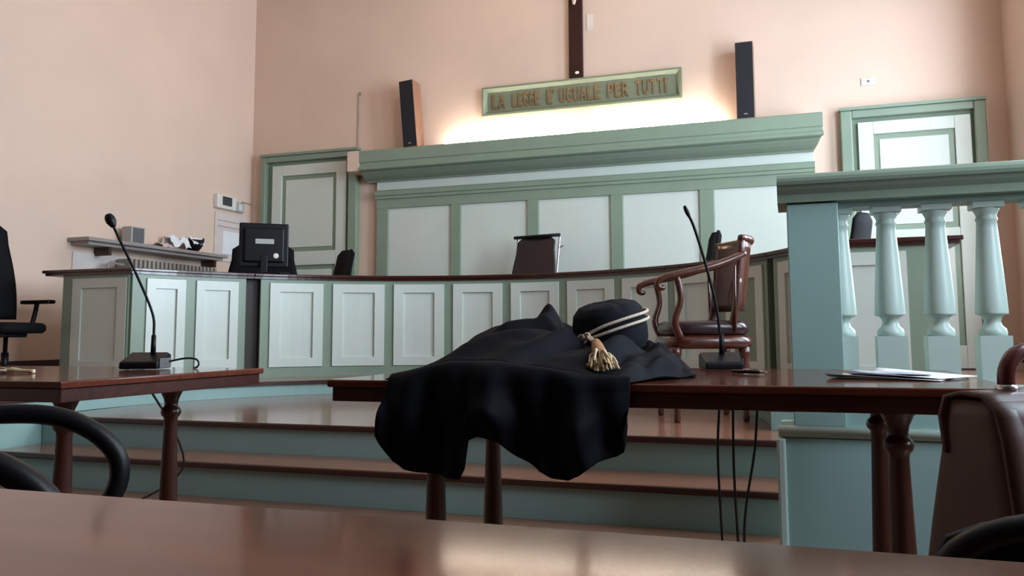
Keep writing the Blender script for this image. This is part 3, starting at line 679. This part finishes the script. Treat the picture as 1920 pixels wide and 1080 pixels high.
# ------------------------------------------------------------------ gown
MT = [(-1.12, .012), (-1.06, .03), (-1.0, .055), (-.95, .10), (-.90, .132), (-.84, .15), (-.75, .152), (-.66, .135), (-.58, .115), (-.46, .11), (-.40, .085), (-.35, .05), (-.30, .03), (-.25, .012)]
HC = Vector((-.535, 2.50, .872))
EDGE = [(-1.12, .010), (-1.0, .030), (-.9, .045), (-.75, .045), (-.6, .025), (-.5, .012), (-.3, .008)]
def hfold(x, v): return .024 * sin(x * 24 + 1.2 + .8 * v) + .011 * sin(x * 55 + .6 - v * 2.5) + .016 * noise.noise(Vector((x * 9 + v * 1.5, v * 2.5, 3)))
def mound(x, y):
    h = interp(MT, x)
    q = max(0, min(1, (y - 2.055) / .38)); g = 1.35 * q - .35 * q * q * q
    e_ = min(h, interp(EDGE, x))
    f = (e_ + (h - e_) * g) / h
    b = 1 - sm(2.60, 2.9, y)
    # folds sweeping from the hat down towards the left front
    dx, dy = x + .35, y - 2.75
    ang = atan2(dy, dx); rad_ = sqrt(dx * dx + dy * dy)
    fold = (.020 * sin(ang * 19 + 1.8 * noise.noise(Vector((x * 4, y * 4, 1)))) + .010 * sin(ang * 41 + 2 + 2 * noise.noise(Vector((x * 6, y * 6, 8))))) + .007 * noise.noise(Vector((x * 14, y * 14, 2)))
    fold *= min(1, h / .06) * sm(2.06, 2.2, y) * min(1, rad_ / .3)
    pk = .062 * sm(0, 1, 1 - abs(x + .728 + (y - 2.5) * .3) / .07) ** .8 * max(0, 1 - abs(y - 2.52) / .12)
    z = max(.004, (h * f + fold) * b)
    dh = sqrt((x - HC.x) ** 2 + (y - HC.y) ** 2)
    cap = (HC.z - .7725 - .035) + max(0, dh - .125) * 1.2
    return min(z, max(cap, .02)) + pk
ZB = [(-1.10, .70), (-1.085, .645), (-1.06, .60), (-1.03, .555), (-1.0, .535), (-.95, .527), (-.88, .52), (-.835, .522), (-.824, .55), (-.818, .622), (-.80, .632), (-.75, .622), (-.71, .58), (-.66, .54), (-.62, .53), (-.57, .527), (-.53, .545), (-.48, .577), (-.43, .588), (-.405, .60), (-.395, .66)]
gw = thing('lawyer_gown', 'black lawyer gown heaped on the table and hanging over its edge', 'gown', (-.75, 2.45, .771))
def topfn(u, v):
    x = -1.115 + u * .85; y = 2.078 + v * .82
    # the outline narrows towards the back and the right
    lim = .02 * sin(y * 17)
    xl = interp([(2.07, -1.10), (2.3, -1.12), (2.5, -1.13), (2.9, -1.0)], y); xr = interp([(2.07, -.40), (2.2, -.36), (2.45, -.27), (2.9, -.34)], y)
    x = xl + (xr - xl) * u
    e = min(1, u / .06, (1 - u) / .05)
    return (x, y, .7725 + mound(x, y) * (.15 + .85 * sm(0, 1, e)))
MB().grid(topfn, 130, 90).build('heaped_cloth', CLOTH, gw, solid=.004)
def hangfn(u, v):
    x = -1.075 + u * .68
    zt = .7725 + mound(x, 2.079) ; zb = interp(ZB, x)
    fo = hfold(x, v); E_ = .22; rd_ = .03 + .5 * interp(EDGE, x)
    if v < E_:
        q = v / E_; y = 2.079 - rd_ * sin(q * pi / 2) - fo * q * .6; z = zt - rd_ * 1.1 * (1 - cos(q * pi / 2)); q = 0
    else:
        q = (v - E_) / (1 - E_); z0_ = zt - rd_ * 1.1
        y = 2.079 - rd_ - fo * (.6 + .6 * sm(0, .5, q)) - .012 * sin(q * pi); z = z0_ - (z0_ - zb) * q
    y = min(y, 2.085)
    cx_ = x + .02 * q * sin(x * 9 + 1)
    return (cx_, y, z)
MB().grid(hangfn, 190, 44).build('hanging_cloth', CLOTH, gw, solid=.004)

# ------------------------------------------------------------------ toque hat with cord and tassel
HT = Matrix.Translation(HC) @ Matrix.Rotation(radians(-6), 4, 'Y') @ Matrix.Rotation(radians(9), 4, 'X')
ht = thing('lawyer_hat', 'soft black round lawyer hat lying on the gown', 'hat', HC)
def hatf(u, v):
    a = 2 * pi * u
    P = [(.104, -.02), (.113, .0), (.117, .035), (.116, .07), (.109, .098), (.09, .118), (.06, .127), (.0, .13)]
    q = v * 7; i = min(6, int(q)); f_ = q - i
    r = P[i][0] + (P[i + 1][0] - P[i][0]) * f_; z = P[i][1] + (P[i + 1][1] - P[i][1]) * f_
    r *= 1 + .03 * noise.noise(Vector((cos(a) * 2, sin(a) * 2, v * 3)))
    return (r * cos(a), r * sin(a) * 1.0, z + .006 * noise.noise(Vector((cos(a) * 3, sin(a) * 3, 5))))
MB().grid(hatf, 48, 21).xf(HT).build('crown', CLOTH2, ht)
cd = ht
for dz in (.0, .022):
    pts = []
    for i in range(41):
        a = radians(238 + 265 * i / 40 - 360)           # from front-left round the front to the back right
        sl = .045 * sm(-1, 1, cos(a)) 
        pts.append(HT @ Vector((.124 * cos(a), .124 * sin(a), .028 + dz * (.25 + .75 * sm(-.9, .2, cos(a))) + sl * .8)))
    MB().tube(pts, .0048, 8).build('cord', CORD, cd)
k0 = HT @ Vector((.124 * cos(radians(238)), .124 * sin(radians(238)), .034))
def loop(c, r, t0, n=12, ph=0): return [(c[0] + r * cos(2 * pi * i / n + ph), c[1] - .004 * sin(4 * pi * i / n), c[2] + r * .9 * sin(2 * pi * i / n + ph)) for i in range(n + 1)]
MB().tube(loop((k0.x + .002, k0.y - .012, k0.z + .002), .012, 0), .0045, 8).build('knot', CORD, cd)
def over(x, y, d): return Vector((x, y, .7725 + mound(x, y) + d))
tp = [Vector((k0.x + .002, k0.y - .014, k0.z - .004)), over(-.580, 2.365, .035), over(-.560, 2.33, .022), over(-.540, 2.30, .016)]
MB().tube([p + Vector((-.004, 0, .002 * (i % 2))) for i, p in enumerate(tp)], .0045, 8).build('cord', CORD, cd)
MB().tube([p + Vector((.006, -.004, -.002 * (i % 2))) for i, p in enumerate(tp)], .0045, 8).build('cord', CORD, cd)
MB().tube(loop((tp[1].x, tp[1].y - .008, tp[1].z), .009, 0), .004, 8).build('knot', CORD, cd)
d0, d1 = over(-.540, 2.30, .018), over(-.497, 2.17, .026)
th_ = MB().tube([d0.lerp(d1, q) for q in (0, .1, .35, .7, 1)], [.008, .013, .017, .020, .020], 14).build('tassel_head', TAN, cd)
fr = MB(); random.seed(11)
for i in range(70):
    a = random.random() * 2 * pi; rr_ = .017 * sqrt(random.random())
    s0 = d1 + Vector((rr_ * cos(a), 0, rr_ * sin(a))); sp_ = Vector((rr_ * cos(a) * 1.6, 0, rr_ * sin(a) * .9))
    L_ = .035 + .03 * random.random(); dr = (d1 - d0).normalized()
    s1 = s0 + dr * L_ * .5 + sp_ * .6; s2 = s0 + dr * L_ + sp_ * .9 + Vector((random.uniform(-.01, .01), random.uniform(-.012, .006), -.015 + random.uniform(-.012, .004)))
    s2.z = max(s2.z, .78 + mound(s2.x, max(2.08, s2.y))); fr.tube([s0, s1, s2], .0030, 5)
o_ = fr.build('fringe', CREAM, th_); o_['kind'] = 'stuff'

# second cord on the left table
cc = thing('cord_with_tassel', 'cream cord ending in a gold knot on the left table edge', 'cord', (-2.75, 2.15, .771))
MB().tube([(-3.3, 2.10, .778), (-3.05, 2.14, .778), (-2.86, 2.18, .778), (-2.78, 2.21, .782), (-2.72, 2.215, .788), (-2.66, 2.19, .782)], .0045, 8).build('cord', CORD, cc)
MB().tube([(-2.80, 2.20, .778), (-2.76, 2.165, .778), (-2.70, 2.16, .782), (-2.66, 2.18, .782)], .0045, 8).build('cord', CORD, cc)
MB().tube([(-2.665, 2.185, .782), (-2.64, 2.19, .784), (-2.60, 2.20, .78), (-2.56, 2.205, .778)], [.007, .009, .006, .008], 8).build('tassel', CREAM, cc)

# ------------------------------------------------------------------ brown leather bag on the right chair
BM = Matrix.Translation((.415, 1.60, 0)) @ Matrix.Rotation(radians(36), 4, 'Z') @ Matrix.Translation((-.455, -1.62, 0))
bgm = thing('leather_bag', 'brown leather briefcase with flap and handle at the right edge', 'bag', (.46, 1.60, .476))
def bagf(u, v):
    a = 2 * pi * u; c, s_ = cos(a), sin(a); e = .35
    X = math.copysign(abs(c) ** e, c); Y = math.copysign(abs(s_) ** e, s_)
    z = .477 + .312 * v
    wy = .122 * (1 - .52 * v ** 1.2); wx = .20 * (1 - .10 * v)
    return (.455 + wx * X, 1.62 + wy * Y, z)
bb = MB().grid(bagf, 40, 12)
n_ = 41; bb.f.append(tuple(range(12 * n_, 13 * n_ - 1))); bb.sm.append(False); bb.f.append(tuple(range(39, -1, -1))); bb.sm.append(False)
bb.xf(BM).build('body', BAGL, bgm)
def flap(u, v):
    x = .455 + (-.19 + .38 * u) * (1 - .03 * sin(v * pi))
    P = [(1.662, .70), (1.672, .76), (1.662, .792), (1.63, .80), (1.59, .797), (1.565, .775), (1.553, .73), (1.543, .66), (1.533, .60)]
    q = v * 8; i = min(7, int(q)); f_ = q - i
    return (x, P[i][0] + (P[i + 1][0] - P[i][0]) * f_, P[i][1] + (P[i + 1][1] - P[i][1]) * f_)
MB().grid(flap, 10, 32).xf(BM).build('flap', BAGL, bgm, solid=.007)
MB().tube([(.36, 1.62, .80), (.362, 1.62, .835), (.385, 1.62, .862), (.43, 1.62, .872), (.48, 1.62, .872), (.525, 1.62, .862), (.548, 1.62, .835), (.55, 1.62, .80)], .014, 10).xf(BM).build('handle', BAGR, bgm)
for x in (.36, .55): MB().lathe([(.018, 0), (.018, .012), (.01, .018)], (x, 1.62, .797), 12).xf(BM).build('handle_ring', CHROME, bgm)
MB().box(.44, .48, 1.516, 1.526, .60, .66).xf(BM).build('clasp', CHROME, bgm)
